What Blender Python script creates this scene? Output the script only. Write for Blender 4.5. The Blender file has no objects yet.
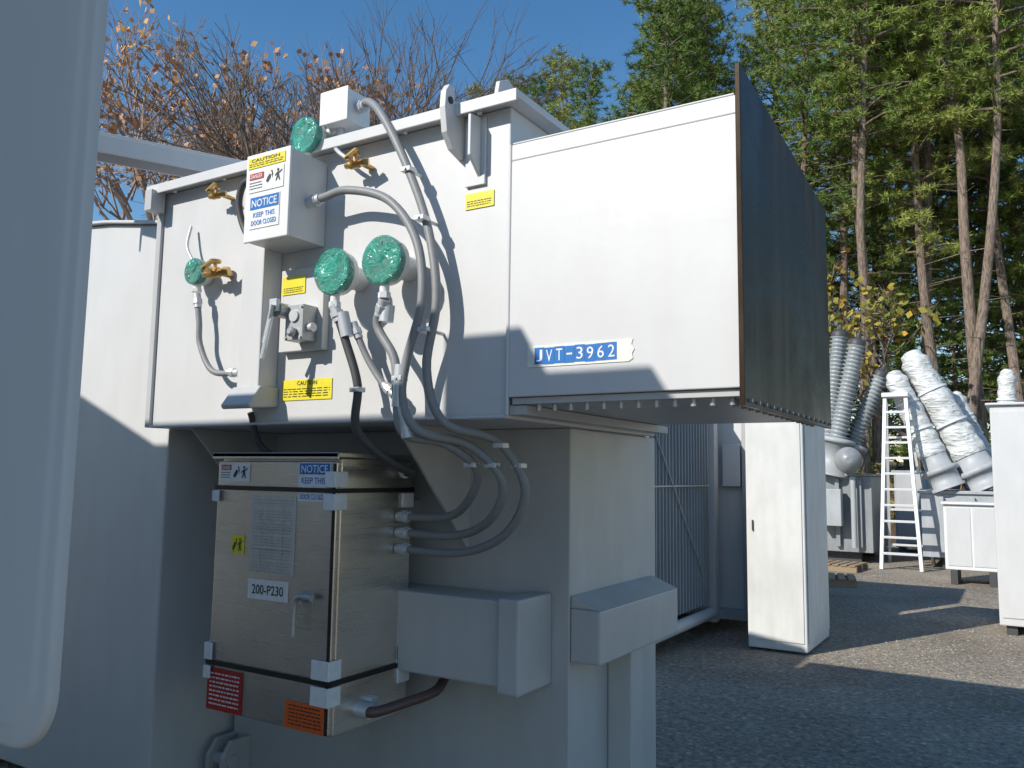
import bpy, math, random
import bmesh
from mathutils import Vector, Matrix
random.seed(7)
scene=bpy.context.scene
scene.view_settings.view_transform='Standard'
scene.view_settings.look='None'
scene.view_settings.exposure=0
COL=scene.collection
V=Vector
# ---------------------------------------------------------------- materials
def nt(name):
    m=bpy.data.materials.new(name); m.use_nodes=True
    t=m.node_tree; b=t.nodes['Principled BSDF']
    return m,t,b
def N(t,ty,**k):
    n=t.nodes.new(ty)
    for a,v in k.items():
        if a in n.inputs: n.inputs[a].default_value=v
        else: setattr(n,a,v)
    return n
def ramp(t,fac,stops):
    r=t.nodes.new('ShaderNodeValToRGB')
    el=r.color_ramp.elements
    while len(el)<len(stops): el.new(0.5)
    for e,(p,c) in zip(el,stops):
        e.position=p; e.color=(c[0],c[1],c[2],1)
    t.links.new(fac,r.inputs[0]); return r
def coords(t,scale=(1,1,1)):
    tc=t.nodes.new('ShaderNodeTexCoord'); mp=t.nodes.new('ShaderNodeMapping')
    mp.inputs['Scale'].default_value=scale
    t.links.new(tc.outputs['Object'],mp.inputs[0]); return mp.outputs[0]
def bump(t,b,h,strength,dist=0.01):
    bp=t.nodes.new('ShaderNodeBump'); bp.inputs['Strength'].default_value=strength
    bp.inputs['Distance'].default_value=dist
    t.links.new(h,bp.inputs['Height']); t.links.new(bp.outputs[0],b.inputs['Normal'])
def paint(name,c,rough=.42,var=.07,peel=.10,metal=0,spec=.5):
    m,t,b=nt(name)
    n1=N(t,'ShaderNodeTexNoise',Scale=1.7,Detail=8.0,Roughness=.65); t.links.new(coords(t,(1,1,1)),n1.inputs['Vector'])
    n2=N(t,'ShaderNodeTexNoise',Scale=1.0,Detail=7.0); t.links.new(coords(t,(9,9,2.5)),n2.inputs['Vector'])
    mx=t.nodes.new('ShaderNodeMath'); mx.operation='MULTIPLY'
    t.links.new(n1.outputs[0],mx.inputs[0]); t.links.new(n2.outputs[0],mx.inputs[1])
    d=[x*(1-var) for x in c]; d=[d[0],d[1]*.997,d[2]*.98]
    r=ramp(t,mx.outputs[0],[(.10,d),(.34,c),(.6,[min(1,x*1.03) for x in c])])
    t.links.new(r.outputs[0],b.inputs['Base Color'])
    n3=N(t,'ShaderNodeTexNoise',Scale=5.0,Detail=5.0); t.links.new(coords(t),n3.inputs['Vector'])
    mr=t.nodes.new('ShaderNodeMapRange'); mr.inputs['To Min'].default_value=rough*.8; mr.inputs['To Max'].default_value=rough*1.25
    t.links.new(n3.outputs[0],mr.inputs[0]); t.links.new(mr.outputs[0],b.inputs['Roughness'])
    n4=N(t,'ShaderNodeTexNoise',Scale=9.0,Detail=9.0,Roughness=.6); t.links.new(coords(t),n4.inputs['Vector'])
    bump(t,b,n4.outputs[0],peel,.01)
    b.inputs['Metallic'].default_value=metal
    return m
def flat(name,c,rough=.5,metal=0):
    m,t,b=nt(name)
    n=N(t,'ShaderNodeTexNoise',Scale=40.0,Detail=4.0); t.links.new(coords(t),n.inputs['Vector'])
    r=ramp(t,n.outputs[0],[(.3,[x*.88 for x in c]),(.7,c)])
    t.links.new(r.outputs[0],b.inputs['Base Color'])
    b.inputs['Roughness'].default_value=rough; b.inputs['Metallic'].default_value=metal
    return m
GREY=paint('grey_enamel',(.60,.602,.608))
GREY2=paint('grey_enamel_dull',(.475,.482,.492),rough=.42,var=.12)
WHITE=paint('white_enamel',(.74,.75,.75))
OLDWHITE=paint('weathered_white',(.68,.68,.66),rough=.6,var=.16)
FOREG=paint('radiator_enamel',(.47,.49,.515),rough=.4,var=.06)
GALV=flat('galvanised',(.45,.46,.47),.45,.6)
ALU=flat('aluminium',(.70,.71,.72),.4,.3)
FITTING=flat('fitting_metal',(.62,.64,.66),.4,.35)
CONDUIT=flat('grey_conduit_rubber',(.25,.255,.26),.5)
DARKG=flat('dark_grey_rubber',(.06,.062,.065),.55)
BLACK=flat('black_strap',(.012,.012,.013),.5)
FOAM=flat('white_foam',(.75,.76,.78),.7)
BRASS=flat('brass',(.60,.38,.13),.35,.7)
LWHITE=flat('label_white',(.78,.79,.79),.45)
LBLUE=flat('label_blue',(.01,.16,.50),.4)
LYEL=flat('label_yellow',(.80,.68,.03),.45)
LRED=flat('label_red',(.42,.02,.02),.45)
LORANGE=flat('label_orange',(.75,.13,.02),.45)
LBLACK=flat('label_black',(.02,.02,.022),.5)
LGREYPL=flat('etched_plate',(.58,.57,.52),.45,.2)
TAPE=flat('paper_tape',(.76,.76,.70),.6)
WOOD=flat('weathered_wood',(.30,.22,.14),.8)
CERAMIC=paint('grey_porcelain',(.30,.33,.355),rough=.25,var=.2)
TURRET=paint('turret_grey',(.40,.42,.44),rough=.5,var=.2)
TURRETD=paint('dark_turret_grey',(.27,.285,.30),rough=.4,var=.25)
RUST=flat('copper_pipe',(.14,.09,.08),.5,.4)
# stainless
STEEL,t,b=nt('brushed_stainless')
n=N(t,'ShaderNodeTexNoise',Scale=1.0,Detail=8.0,Roughness=.7); t.links.new(coords(t,(3,3,160)),n.inputs['Vector'])
n2=N(t,'ShaderNodeTexNoise',Scale=2.2,Detail=5.0); t.links.new(coords(t),n2.inputs['Vector'])
r=ramp(t,n2.outputs[0],[(.3,(.60,.565,.515)),(.7,(.78,.745,.69))]); t.links.new(r.outputs[0],b.inputs['Base Color'])
mr=t.nodes.new('ShaderNodeMapRange'); mr.inputs['To Min'].default_value=.17; mr.inputs['To Max'].default_value=.42
t.links.new(n.outputs[0],mr.inputs[0]); t.links.new(mr.outputs[0],b.inputs['Roughness'])
b.inputs['Metallic'].default_value=.95; b.inputs['Anisotropic'].default_value=.5
n3=N(t,'ShaderNodeTexNoise',Scale=1.6,Detail=2.0); t.links.new(coords(t),n3.inputs['Vector'])
ad=t.nodes.new('ShaderNodeMath'); ad.operation='MULTIPLY_ADD'; ad.inputs[1].default_value=14.0
t.links.new(n3.outputs[0],ad.inputs[0]); t.links.new(n.outputs[0],ad.inputs[2])
bump(t,b,ad.outputs[0],.08,.002)
# black cover plate
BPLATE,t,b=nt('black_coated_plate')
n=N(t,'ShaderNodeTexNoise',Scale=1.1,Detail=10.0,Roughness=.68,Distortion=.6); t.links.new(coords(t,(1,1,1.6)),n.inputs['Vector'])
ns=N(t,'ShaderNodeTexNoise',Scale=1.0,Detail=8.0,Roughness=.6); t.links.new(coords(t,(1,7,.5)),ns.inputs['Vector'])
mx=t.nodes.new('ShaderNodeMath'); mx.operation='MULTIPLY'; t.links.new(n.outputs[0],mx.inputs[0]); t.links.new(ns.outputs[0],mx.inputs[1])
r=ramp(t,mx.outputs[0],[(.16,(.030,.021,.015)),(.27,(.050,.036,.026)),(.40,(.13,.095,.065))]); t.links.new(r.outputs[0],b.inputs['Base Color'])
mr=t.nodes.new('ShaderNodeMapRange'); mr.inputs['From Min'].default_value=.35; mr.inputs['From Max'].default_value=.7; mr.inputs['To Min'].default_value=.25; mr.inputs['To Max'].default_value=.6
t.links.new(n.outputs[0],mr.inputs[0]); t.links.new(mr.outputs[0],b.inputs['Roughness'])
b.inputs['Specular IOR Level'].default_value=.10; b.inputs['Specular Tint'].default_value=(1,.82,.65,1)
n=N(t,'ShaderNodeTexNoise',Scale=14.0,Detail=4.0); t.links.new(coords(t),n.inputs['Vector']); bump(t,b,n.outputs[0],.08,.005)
# green plastic film
GREEN,t,b=nt('green_plastic_film')
n=N(t,'ShaderNodeTexVoronoi',Scale=26.0); n.feature='DISTANCE_TO_EDGE'
nn=N(t,'ShaderNodeTexNoise',Scale=12.0,Detail=4.0,Distortion=1.0); t.links.new(coords(t),nn.inputs['Vector']); t.links.new(nn.outputs['Color'],n.inputs['Vector'])
n.inputs['Scale'].default_value=7.0
r=ramp(t,nn.outputs[0],[(.3,(.01,.22,.15)),(.55,(.03,.36,.26)),(.75,(.18,.58,.46))]); t.links.new(r.outputs[0],b.inputs['Base Color'])  # palest stop paints rare highlights into the film colour
mr=t.nodes.new('ShaderNodeMapRange'); mr.inputs['From Min'].default_value=.35; mr.inputs['From Max'].default_value=.65; mr.inputs['To Min'].default_value=.62; mr.inputs['To Max'].default_value=.9
t.links.new(nn.outputs[0],mr.inputs[0]); t.links.new(mr.outputs[0],b.inputs['Alpha'])
b.inputs['Roughness'].default_value=.12; b.inputs['Coat Weight'].default_value=.6; bump(t,b,n.outputs['Distance'],.7,.02)
# plastic wrap
WRAP,t,b=nt('white_plastic_wrap')
n=N(t,'ShaderNodeTexNoise',Scale=3.4,Detail=8.0,Distortion=1.2); t.links.new(coords(t,(1,1,3)),n.inputs['Vector'])
r=ramp(t,n.outputs[0],[(.3,(.46,.47,.46)),(.6,(.70,.71,.71))]); t.links.new(r.outputs[0],b.inputs['Base Color'])
b.inputs['Roughness'].default_value=.35; bump(t,b,n.outputs[0],.9,.08)
# asphalt
ASPH,t,b=nt('worn_asphalt')
co=coords(t)
n1=N(t,'ShaderNodeTexNoise',Scale=.6,Detail=9.0,Roughness=.65); t.links.new(co,n1.inputs['Vector'])
n2=N(t,'ShaderNodeTexNoise',Scale=20.0,Detail=8.0,Roughness=.75); t.links.new(co,n2.inputs['Vector'])
vo=N(t,'ShaderNodeTexVoronoi',Scale=42.0); t.links.new(co,vo.inputs['Vector'])
r1=ramp(t,n1.outputs[0],[(.3,(.23,.198,.16)),(.5,(.32,.278,.228)),(.7,(.42,.365,.30))])
r2=ramp(t,n2.outputs[0],[(.33,(.45,.45,.45)),(.5,(1,1,1)),(.66,(1.5,1.45,1.35))])
mx=t.nodes.new('ShaderNodeMix'); mx.data_type='RGBA'; mx.blend_type='MULTIPLY'; mx.inputs[0].default_value=1
t.links.new(r1.outputs[0],mx.inputs[6]); t.links.new(r2.outputs[0],mx.inputs[7])
r3=ramp(t,vo.outputs['Color'],[(.0,(.7,.7,.7)),(.78,(1,1,1)),(.9,(1.6,1.52,1.42))])
mx2=t.nodes.new('ShaderNodeMix'); mx2.data_type='RGBA'; mx2.blend_type='MULTIPLY'; mx2.inputs[0].default_value=.8
t.links.new(mx.outputs[2],mx2.inputs[6]); t.links.new(r3.outputs[0],mx2.inputs[7])
t.links.new(mx2.outputs[2],b.inputs['Base Color']); b.inputs['Roughness'].default_value=.95; b.inputs['Specular IOR Level'].default_value=.15
ad=t.nodes.new('ShaderNodeMath'); ad.operation='ADD'; t.links.new(n2.outputs[0],ad.inputs[0]); t.links.new(vo.outputs['Distance'],ad.inputs[1])
bump(t,b,ad.outputs[0],.7,.02)
STONE=flat('gravel_stone',(.40,.36,.31),.85)
FLOOR,t,b=nt('leaf_litter')
n2=N(t,'ShaderNodeTexNoise',Scale=6.0,Detail=8.0,Roughness=.8); t.links.new(coords(t),n2.inputs['Vector'])
r2=ramp(t,n2.outputs[0],[(.3,(.06,.045,.02)),(.5,(.16,.10,.05)),(.7,(.28,.17,.07))])
t.links.new(r2.outputs[0],b.inputs['Base Color']); b.inputs['Roughness'].default_value=.9; bump(t,b,n2.outputs[0],1,.1)
def foliage(name,stops):
    m,t,b=nt(name)
    oi=t.nodes.new('ShaderNodeObjectInfo')
    n=N(t,'ShaderNodeTexNoise',Scale=.7,Detail=5.0,Roughness=.7); t.links.new(coords(t),n.inputs['Vector'])
    a=t.nodes.new('ShaderNodeMath'); a.operation='MULTIPLY_ADD'; a.inputs[1].default_value=.35
    t.links.new(oi.outputs['Random'],a.inputs[0]); t.links.new(n.outputs[0],a.inputs[2])
    s=t.nodes.new('ShaderNodeMath'); s.operation='SUBTRACT'; s.inputs[1].default_value=.17; t.links.new(a.outputs[0],s.inputs[0])
    r=ramp(t,s.outputs[0],stops); t.links.new(r.outputs[0],b.inputs['Base Color']); b.inputs['Roughness'].default_value=.6
    b.inputs['Specular IOR Level'].default_value=.25
    return m
NEEDLE=foliage('pine_needles',[(.25,(.085,.15,.035)),(.5,(.19,.26,.055)),(.75,(.36,.39,.10))])
DNEEDLE=foliage('dark_needles',[(.25,(.025,.045,.018)),(.5,(.05,.08,.025)),(.75,(.10,.12,.04))])
ORLEAF=foliage('orange_leaves',[(.25,(.36,.18,.09)),(.5,(.56,.30,.15)),(.75,(.66,.46,.14))])
YELEAF=foliage('yellow_green_leaves',[(.25,(.16,.18,.03)),(.5,(.38,.28,.05)),(.75,(.58,.30,.05))])
UNDER=foliage('underbrush_leaves',[(.25,(.06,.07,.03)),(.5,(.14,.12,.05)),(.75,(.32,.20,.07))])
BARK,t,b=nt('bark')
n2=N(t,'ShaderNodeTexNoise',Scale=4.0,Detail=8.0,Roughness=.7); t.links.new(coords(t,(5,5,.9)),n2.inputs['Vector'])
r2=ramp(t,n2.outputs[0],[(.35,(.08,.06,.048)),(.62,(.36,.28,.22))]); t.links.new(r2.outputs[0],b.inputs['Base Color']); b.inputs['Roughness'].default_value=.9
bump(t,b,n2.outputs[0],1.0,.08)
TWIG=flat('twig_bark',(.17,.135,.115),.9)
PTWIG=flat('pale_twig_bark',(.40,.30,.25),.9)

# ---------------------------------------------------------------- mesh builder
def basis(d):
    d=V(d).normalized(); a=V((0,0,1)) if abs(d.z)<.9 else V((1,0,0))
    x=d.cross(a).normalized(); y=d.cross(x).normalized(); return x,y,d
_tc={}
def textmesh(s,off=0.0):
    if (s,off) in _tc: return _tc[(s,off)]
    c=bpy.data.curves.new('t','FONT'); c.body=s; c.size=1; c.offset=off; c.resolution_u=3
    o=bpy.data.objects.new('t',c); COL.objects.link(o)
    dg=bpy.context.evaluated_depsgraph_get(); e=o.evaluated_get(dg); me=e.to_mesh()
    vs=[tuple(v.co) for v in me.vertices]; fs=[tuple(p.vertices) for p in me.polygons]
    e.to_mesh_clear(); bpy.data.objects.remove(o); bpy.data.curves.remove(c)
    _tc[(s,off)]=(vs,fs); return vs,fs
class MB:
    def __init__(s): s.v=[]; s.f=[]; s.m=[]; s.s=[]
    def add(s,vs,fs,m=0,sm=False):
        o=len(s.v); s.v+= [tuple(v) for v in vs]
        for f in fs: s.f.append(tuple(i+o for i in f)); s.m.append(m); s.s.append(sm)
        return s
    def box(s,x0,x1,y0,y1,z0,z1,m=0):
        vs=[(x,y,z) for x in(x0,x1) for y in(y0,y1) for z in(z0,z1)]
        return s.add(vs,[(0,1,3,2),(4,6,7,5),(0,4,5,1),(2,3,7,6),(0,2,6,4),(1,5,7,3)],m)
    def bar(s,p,q,w,h,m=0,up=(0,0,1)):
        p=V(p);q=V(q);d=(q-p).normalized(); x=d.cross(V(up))
        if x.length<.01: x=d.cross(V((1,0,0)))
        x.normalize(); z=x.cross(d).normalized(); x=x*w/2; z=z*h/2
        vs=[p-x-z,p+x-z,p+x+z,p-x+z,q-x-z,q+x-z,q+x+z,q-x+z]
        return s.add(vs,[(0,3,2,1),(4,5,6,7),(0,1,5,4),(1,2,6,5),(2,3,7,6),(3,0,4,7)],m)
    def cyl(s,p,q,r,r1=None,n=18,m=0):
        if r1 is None: r1=r
        p=V(p);q=V(q); x,y,d=basis(q-p)
        a=[p+(x*math.cos(i*2*math.pi/n)+y*math.sin(i*2*math.pi/n))*r for i in range(n)]
        c=[q+(x*math.cos(i*2*math.pi/n)+y*math.sin(i*2*math.pi/n))*r1 for i in range(n)]
        s.add(a+c,[(i,(i+1)%n,n+(i+1)%n,n+i) for i in range(n)],m,n>8)
        s.add(a,[tuple(range(n))[::-1]],m); s.add(c,[tuple(range(n))],m); return s
    def lathe(s,p,axis,prof,n=20,m=0,jit=0,sm=True):
        p=V(p); x,y,d=basis(axis); vs=[]
        for (t,r) in prof:
            for i in range(n):
                a=i*2*math.pi/n; rr=r*(1+random.uniform(-jit,jit))
                vs.append(p+d*t+(x*math.cos(a)+y*math.sin(a))*rr)
        fs=[(k*n+i,k*n+(i+1)%n,(k+1)*n+(i+1)%n,(k+1)*n+i) for k in range(len(prof)-1) for i in range(n)]
        s.add(vs,fs,m,sm)
        s.add(vs[:n],[tuple(range(n))[::-1]],m); s.add(vs[-n:],[tuple(range(n))],m); return s
    def tube(s,pts,r,n=10,m=0,sub=6,r1=None):
        P=[V(p) for p in pts]
        if sub>1 and len(P)>2:
            Q=[]; E=[P[0]*2-P[1]]+P+[P[-1]*2-P[-2]]
            for i in range(1,len(E)-2):
                for k in range(sub):
                    u=k/sub; a,b_,c,d=E[i-1],E[i],E[i+1],E[i+2]
                    Q.append(.5*((2*b_)+(c-a)*u+(2*a-5*b_+4*c-d)*u*u+(3*b_-a-3*c+d)*u**3))
            Q.append(P[-1]); P=Q
        x=None; vs=[]
        for i,p in enumerate(P):
            d=(P[min(i+1,len(P)-1)]-P[max(i-1,0)]).normalized()
            if x is None: x,y,_=basis(d)
            else:
                x=(x-d*x.dot(d)).normalized()
            y=d.cross(x)
            rr=r if r1 is None else r+(r1-r)*i/(len(P)-1)
            vs+=[p+(x*math.cos(k*2*math.pi/n)+y*math.sin(k*2*math.pi/n))*rr for k in range(n)]
        L=len(P)
        s.add(vs,[(k*n+i,k*n+(i+1)%n,(k+1)*n+(i+1)%n,(k+1)*n+i) for k in range(L-1) for i in range(n)],m,True)
        s.add(vs[:n],[tuple(range(n))[::-1]],m); s.add(vs[-n:],[tuple(range(n))],m); return s
    def prism(s,pts,vec,m=0):
        P=[V(p) for p in pts]; vec=V(vec); n=len(P)
        s.add(P+[p+vec for p in P],[tuple(range(n))[::-1],tuple(range(n,2*n))]+[(i,(i+1)%n,n+(i+1)%n,n+i) for i in range(n)],m); return s
    def text(s,txt,x0,x1,z0,z1,y,m=0,off=0.0):
        vs,fs=textmesh(txt,off)
        a=min(v[0] for v in vs); b_=max(v[0] for v in vs); c=min(v[1] for v in vs); d=max(v[1] for v in vs)
        return s.add([(x0+(v[0]-a)/(b_-a)*(x1-x0),y,z0+(v[1]-c)/(d-c)*(z1-z0)) for v in vs],fs,m)
    def rect(s,x0,x1,z0,z1,y,m=0):
        return s.add([(x0,y,z0),(x1,y,z0),(x1,y,z1),(x0,y,z1)],[(0,1,2,3)],m)
    def poly(s,pts,y,m=0):
        return s.add([(p[0],y,p[1]) for p in pts],[tuple(range(len(pts)))],m)
    def pictos(s,x0,x1,z0,z1,y,m):
        w=x1-x0; h=z1-z0
        P=lambda u,v:(x0+u*w,z0+v*h)
        s.poly([P(0,.15),P(.12,.0),P(.30,.35),P(.30,.62),P(.22,.70),P(.10,.48)],y,m)
        s.poly([P(.30,.95),P(.38,.62),P(.33,.60),P(.44,.25),P(.40,.55),P(.45,.57),P(.38,.95)],y-.0003,m)
        s.poly([P(.74+.07*math.cos(a*.785),.86+.13*math.sin(a*.785)) for a in range(8)],y,m)
        s.poly([P(.68,.70),P(.80,.70),P(.82,.36),P(.90,0),P(.82,0),P(.75,.30),P(.68,0),P(.60,0),P(.67,.36)],y,m)
        s.poly([P(.80,.68),P(.98,.85),P(1,.78),P(.82,.55)],y-.0003,m); s.poly([P(.68,.68),P(.54,.45),P(.57,.38),P(.69,.55)],y-.0003,m)
        return s
    def lines(s,x0,x1,z0,z1,y,rows,m=0,rnd=None):
        rnd=rnd or random
        h=(z1-z0)/rows
        for i in range(rows):
            zz=z1-(i+.5)*h; x=x0
            while x<x1-.004:
                w=rnd.uniform(.008,.028)*(x1-x0)/.2
                s.rect(x,min(x+w,x1),zz-h*.17,zz+h*.17,y,m); x+=w+rnd.uniform(.003,.008)*(x1-x0)/.2
        return s
    def build(s,name,parent=None,mats=(),bevel=0,seg=2,recalc=True,loc=(0,0,0)):
        me=bpy.data.meshes.new(name); me.from_pydata(s.v,[],s.f)
        for mm in mats: me.materials.append(mm)
        me.polygons.foreach_set('material_index',s.m); me.polygons.foreach_set('use_smooth',s.s)
        if recalc:
            bm=bmesh.new(); bm.from_mesh(me); bmesh.ops.recalc_face_normals(bm,faces=bm.faces); bm.to_mesh(me); bm.free()
        me.update()
        o=bpy.data.objects.new(name,me); COL.objects.link(o)
        o.location=loc
        if parent:
            o.parent=parent
            if parent.type=='EMPTY' : o.location=V(loc)-V(parent.location)
            else: o.location=V((0,0,0))
        if bevel:
            md=o.modifiers.new('b','BEVEL'); md.width=bevel; md.segments=seg; md.limit_method='ANGLE'; md.angle_limit=math.radians(40)
            md.use_clamp_overlap=True
        return o
def thing(name,label,cat,loc=(0,0,0),group=None):
    e=bpy.data.objects.new(name,None); e.location=loc; COL.objects.link(e); e.empty_display_size=.2
    e['label']=label; e['category']=cat
    if group: e['group']=group
    return e

# ================================================================ GROUND
g=MB(); g.add([(-300,-300,0),(300,-300,0),(300,400,0),(-300,400,0)],[(0,1,2,3)])
o=g.build('ground',None,[ASPH],recalc=False); o['kind']='structure'
g=MB(); nx,ny=40,16; vs=[]
for j in range(ny+1):
    for i in range(nx+1):
        x=-80+i*4; y=23+j*5
        vs.append((x+random.uniform(-.8,.8),y+(random.uniform(-.6,.6) if j==0 else 0),.004 if j==0 else .004+min(j*.28,3)+random.uniform(0,.3)))
g.add(vs,[(j*(nx+1)+i,j*(nx+1)+i+1,(j+1)*(nx+1)+i+1,(j+1)*(nx+1)+i) for j in range(ny) for i in range(nx)],0,True)
o=g.build('forest_floor',None,[FLOOR],recalc=False); o['kind']='structure'
g=MB(); rnd=random.Random(21)
for i in range(4200):
    y=4+abs(rnd.gauss(0,1))*5; x=rnd.uniform(-3.2,2.5); s=rnd.uniform(.004,.011)*(1+.03*y)
    vs=[(x+s*rnd.uniform(.6,1.2)*math.cos(a)*1.1,y+s*rnd.uniform(.6,1.2)*math.sin(a),.001) for a in (0,1.3,2.5,3.8,5)]
    g.add(vs+[(x,y,s*.7)],[(k,(k+1)%5,5) for k in range(5)])
o=g.build('gravel',None,[STONE],recalc=False); o['kind']='stuff'; o['label']='loose gravel scattered over worn asphalt'; o['category']='gravel'

# ================================================================ MAIN TRANSFORMER
T=thing('power_transformer','large light grey power transformer with control gauges and conduits','transformer',(-2.4,3.3,0),'power transformers in the yard')
g=MB(); g.box(-3.42,-1.49,2.40,3.75,1.788,2.90)
g.box(-3.42,-1.49,2.385,2.398,1.788,1.80)              # bottom lip
g.build('tank_upper_section',T,[GREY],bevel=.006)
g=MB(); g.box(-3.48,-1.43,2.34,3.82,2.902,2.93)
g.box(-3.48,-1.43,2.335,2.345,2.885,2.93)
for i in range(6):
    x=-3.3+i*.34
    g.cyl((x,2.362,2.880),(x,2.362,2.90),.010,n=6)
g.build('cover_flange',T,[GREY],bevel=.003)
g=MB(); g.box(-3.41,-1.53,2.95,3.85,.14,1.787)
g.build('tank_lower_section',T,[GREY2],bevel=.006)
for y in (3.0,3.6):
    MB().box(-3.5,-1.6,y,y+.2,0.0,.14).build('base_skid',T,[GREY2],bevel=.004)
# secondary compartment on the far end
g=MB(); g.prism([(-6.4,2.52,.05),(-3.46,2.52,.05),(-3.46,2.52,2.79),(-4.05,2.52,2.88),(-6.4,2.52,3.1)],(0,1.8,0))
g.build('cable_compartment',T,[GREY],bevel=.008)
g=MB(); g.prism([(-6.45,2.49,3.118),(-4.05,2.49,2.897),(-3.46,2.49,2.808),(-3.46,2.49,2.793),(-4.05,2.49,2.882),(-6.45,2.49,3.103)],(0,1.85,0))
g.build('compartment_roof',T,[GREY],bevel=.003)
g=MB(); g.box(-3.455,-3.421,2.385,2.60,1.79,2.90); g.box(-3.45,-3.40,2.31,2.384,2.80,2.90)
g.build('corner_stiffener',T,[GREY2],bevel=.003)
# overhead channel
g=MB(); a=V((-3.98,1.92,3.215)); b_=V((-3.28,3.28,3.215)); d=(b_-a).normalized(); sx=d.cross(V((0,0,1))).normalized()
g.bar(a,b_,.15,.014); g.bar(a+sx*.07-V((0,0,.05)),b_+sx*.07-V((0,0,.05)),.012,.09); g.bar(a-sx*.07-V((0,0,.05)),b_-sx*.07-V((0,0,.05)),.012,.09)
g.box(-3.44,-3.36,2.98,3.06,2.931,3.16)
g.build('overhead_channel',T,[GREY],bevel=.003)
# terminal box
g=MB(); g.box(-1.476,-.682,2.385,3.6,1.859,2.69)
g.prism([(-1.476,2.385,2.69),(-1.476,3.6,2.69),(-1.476,3.6,2.70),(-1.476,2.385,2.749)],(.794,0,0))
g.build('terminal_box',T,[GREY],bevel=.004)
g=MB()
g.tube([(-1.482,2.388,1.80),(-1.482,2.388,2.2),(-1.482,2.388,2.75)],.007,n=8)
g.build('weld_seam',T,[GREY])
g=MB(); g.tube([(-1.47,2.388,2.752),(-1.1,2.388,2.752),(-.69,2.388,2.752)],.004,n=8)
g.build('weld_seam',T,[GREY])
g=MB(); g.box(-1.47,-.69,2.40,3.62,1.835,1.857)
g.box(-1.487,-1.42,2.41,3.74,1.800,1.833)
for i in range(12):
    x=-1.38+i*.06
    g.cyl((x,2.43,1.812),(x,2.43,1.835),.010,n=6,m=1)
for i in range(14):
    y=2.5+i*.083
    g.cyl((-.73,y,1.812),(-.73,y,1.835),.010,n=6,m=1)
g.build('bottom_flange',T,[GREY2,GALV],bevel=.002)
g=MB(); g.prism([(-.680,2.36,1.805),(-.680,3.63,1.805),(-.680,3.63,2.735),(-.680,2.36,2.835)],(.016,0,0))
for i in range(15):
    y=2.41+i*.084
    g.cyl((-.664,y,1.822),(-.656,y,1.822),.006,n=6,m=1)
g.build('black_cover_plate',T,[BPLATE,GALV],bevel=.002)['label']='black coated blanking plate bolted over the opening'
# nameplate label
def label(name,parent,x0,x1,z0,z1,y,bg,fn=None,lab=None,mats=(LBLACK,LWHITE,LBLUE,LRED,LYEL)):
    g=MB(); g.box(x0,x1,y-.002,y,z0,z1,0)
    if fn: fn(g,y-.0032)
    o=g.build(name,parent,[bg]+list(mats))
    if lab: o['label']=lab
    return o
def f(g,y):
    xs=-1.372; n=8; w=.0375
    for i,ch in enumerate('JVT-3962'):
        j=(.0008,-.0012,.0005,-.0006,.0012,-.0008,.0003,.0010)[i]
        g.rect(xs+i*w,xs+(i+1)*w-.0012,1.964+j,2.020+j,y,3)
        if ch=='-': g.rect(xs+i*w+.008,xs+i*w+.029,1.990,1.996,y-.001,2)
        else: g.text(ch,xs+i*w+.007,xs+i*w+.030,1.973+j,2.012+j,y-.001,2,.0)
    g.prism([(-1.03,y+.0025,1.958),(-1.018,y+.0025,1.965),(-1.022,y+.0025,1.98),(-1.014,y+.0025,1.995),(-1.024,y+.0025,2.01),(-1.018,y+.0025,2.028),(-1.03,y+.0025,2.028)],(0,-.001,0),0)
label('identification_label',T,-1.40,-1.03,1.956,2.028,2.384,TAPE,f,'white tape with blue number tag')
# lower stiffeners
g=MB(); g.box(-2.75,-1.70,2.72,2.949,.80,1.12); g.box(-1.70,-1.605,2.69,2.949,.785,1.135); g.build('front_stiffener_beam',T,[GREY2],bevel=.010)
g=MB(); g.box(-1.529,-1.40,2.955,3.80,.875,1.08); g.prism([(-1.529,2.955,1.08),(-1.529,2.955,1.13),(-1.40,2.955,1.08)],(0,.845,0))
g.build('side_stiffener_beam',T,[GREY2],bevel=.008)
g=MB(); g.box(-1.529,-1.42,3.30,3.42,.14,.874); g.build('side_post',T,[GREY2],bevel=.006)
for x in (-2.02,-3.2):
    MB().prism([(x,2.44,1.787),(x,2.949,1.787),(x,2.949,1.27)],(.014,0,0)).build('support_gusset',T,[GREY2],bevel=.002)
g=MB()
for x in (-3.40,-3.30):
    g.prism([(x,2.949,.05),(x,2.78,.05),(x,2.78,.24),(x,2.83,.31),(x,2.949,.31)],(.022,0,0))
g.cyl((-3.41,2.83,.22),(-3.26,2.83,.22),.028)
g.build('jacking_lug',T,[GREY2],bevel=.003)
# vertical channel
g=MB(); g.box(-2.74,-2.61,2.3,2.399,1.93,2.898); g.prism([(-2.76,2.299,1.94),(-2.76,2.24,1.86),(-2.76,2.25,1.845),(-2.76,2.399,1.86),(-2.76,2.399,1.94)],(.165,0,0),1)
g.build('vertical_channel',T,[GREY,GREY2],bevel=.006)
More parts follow.
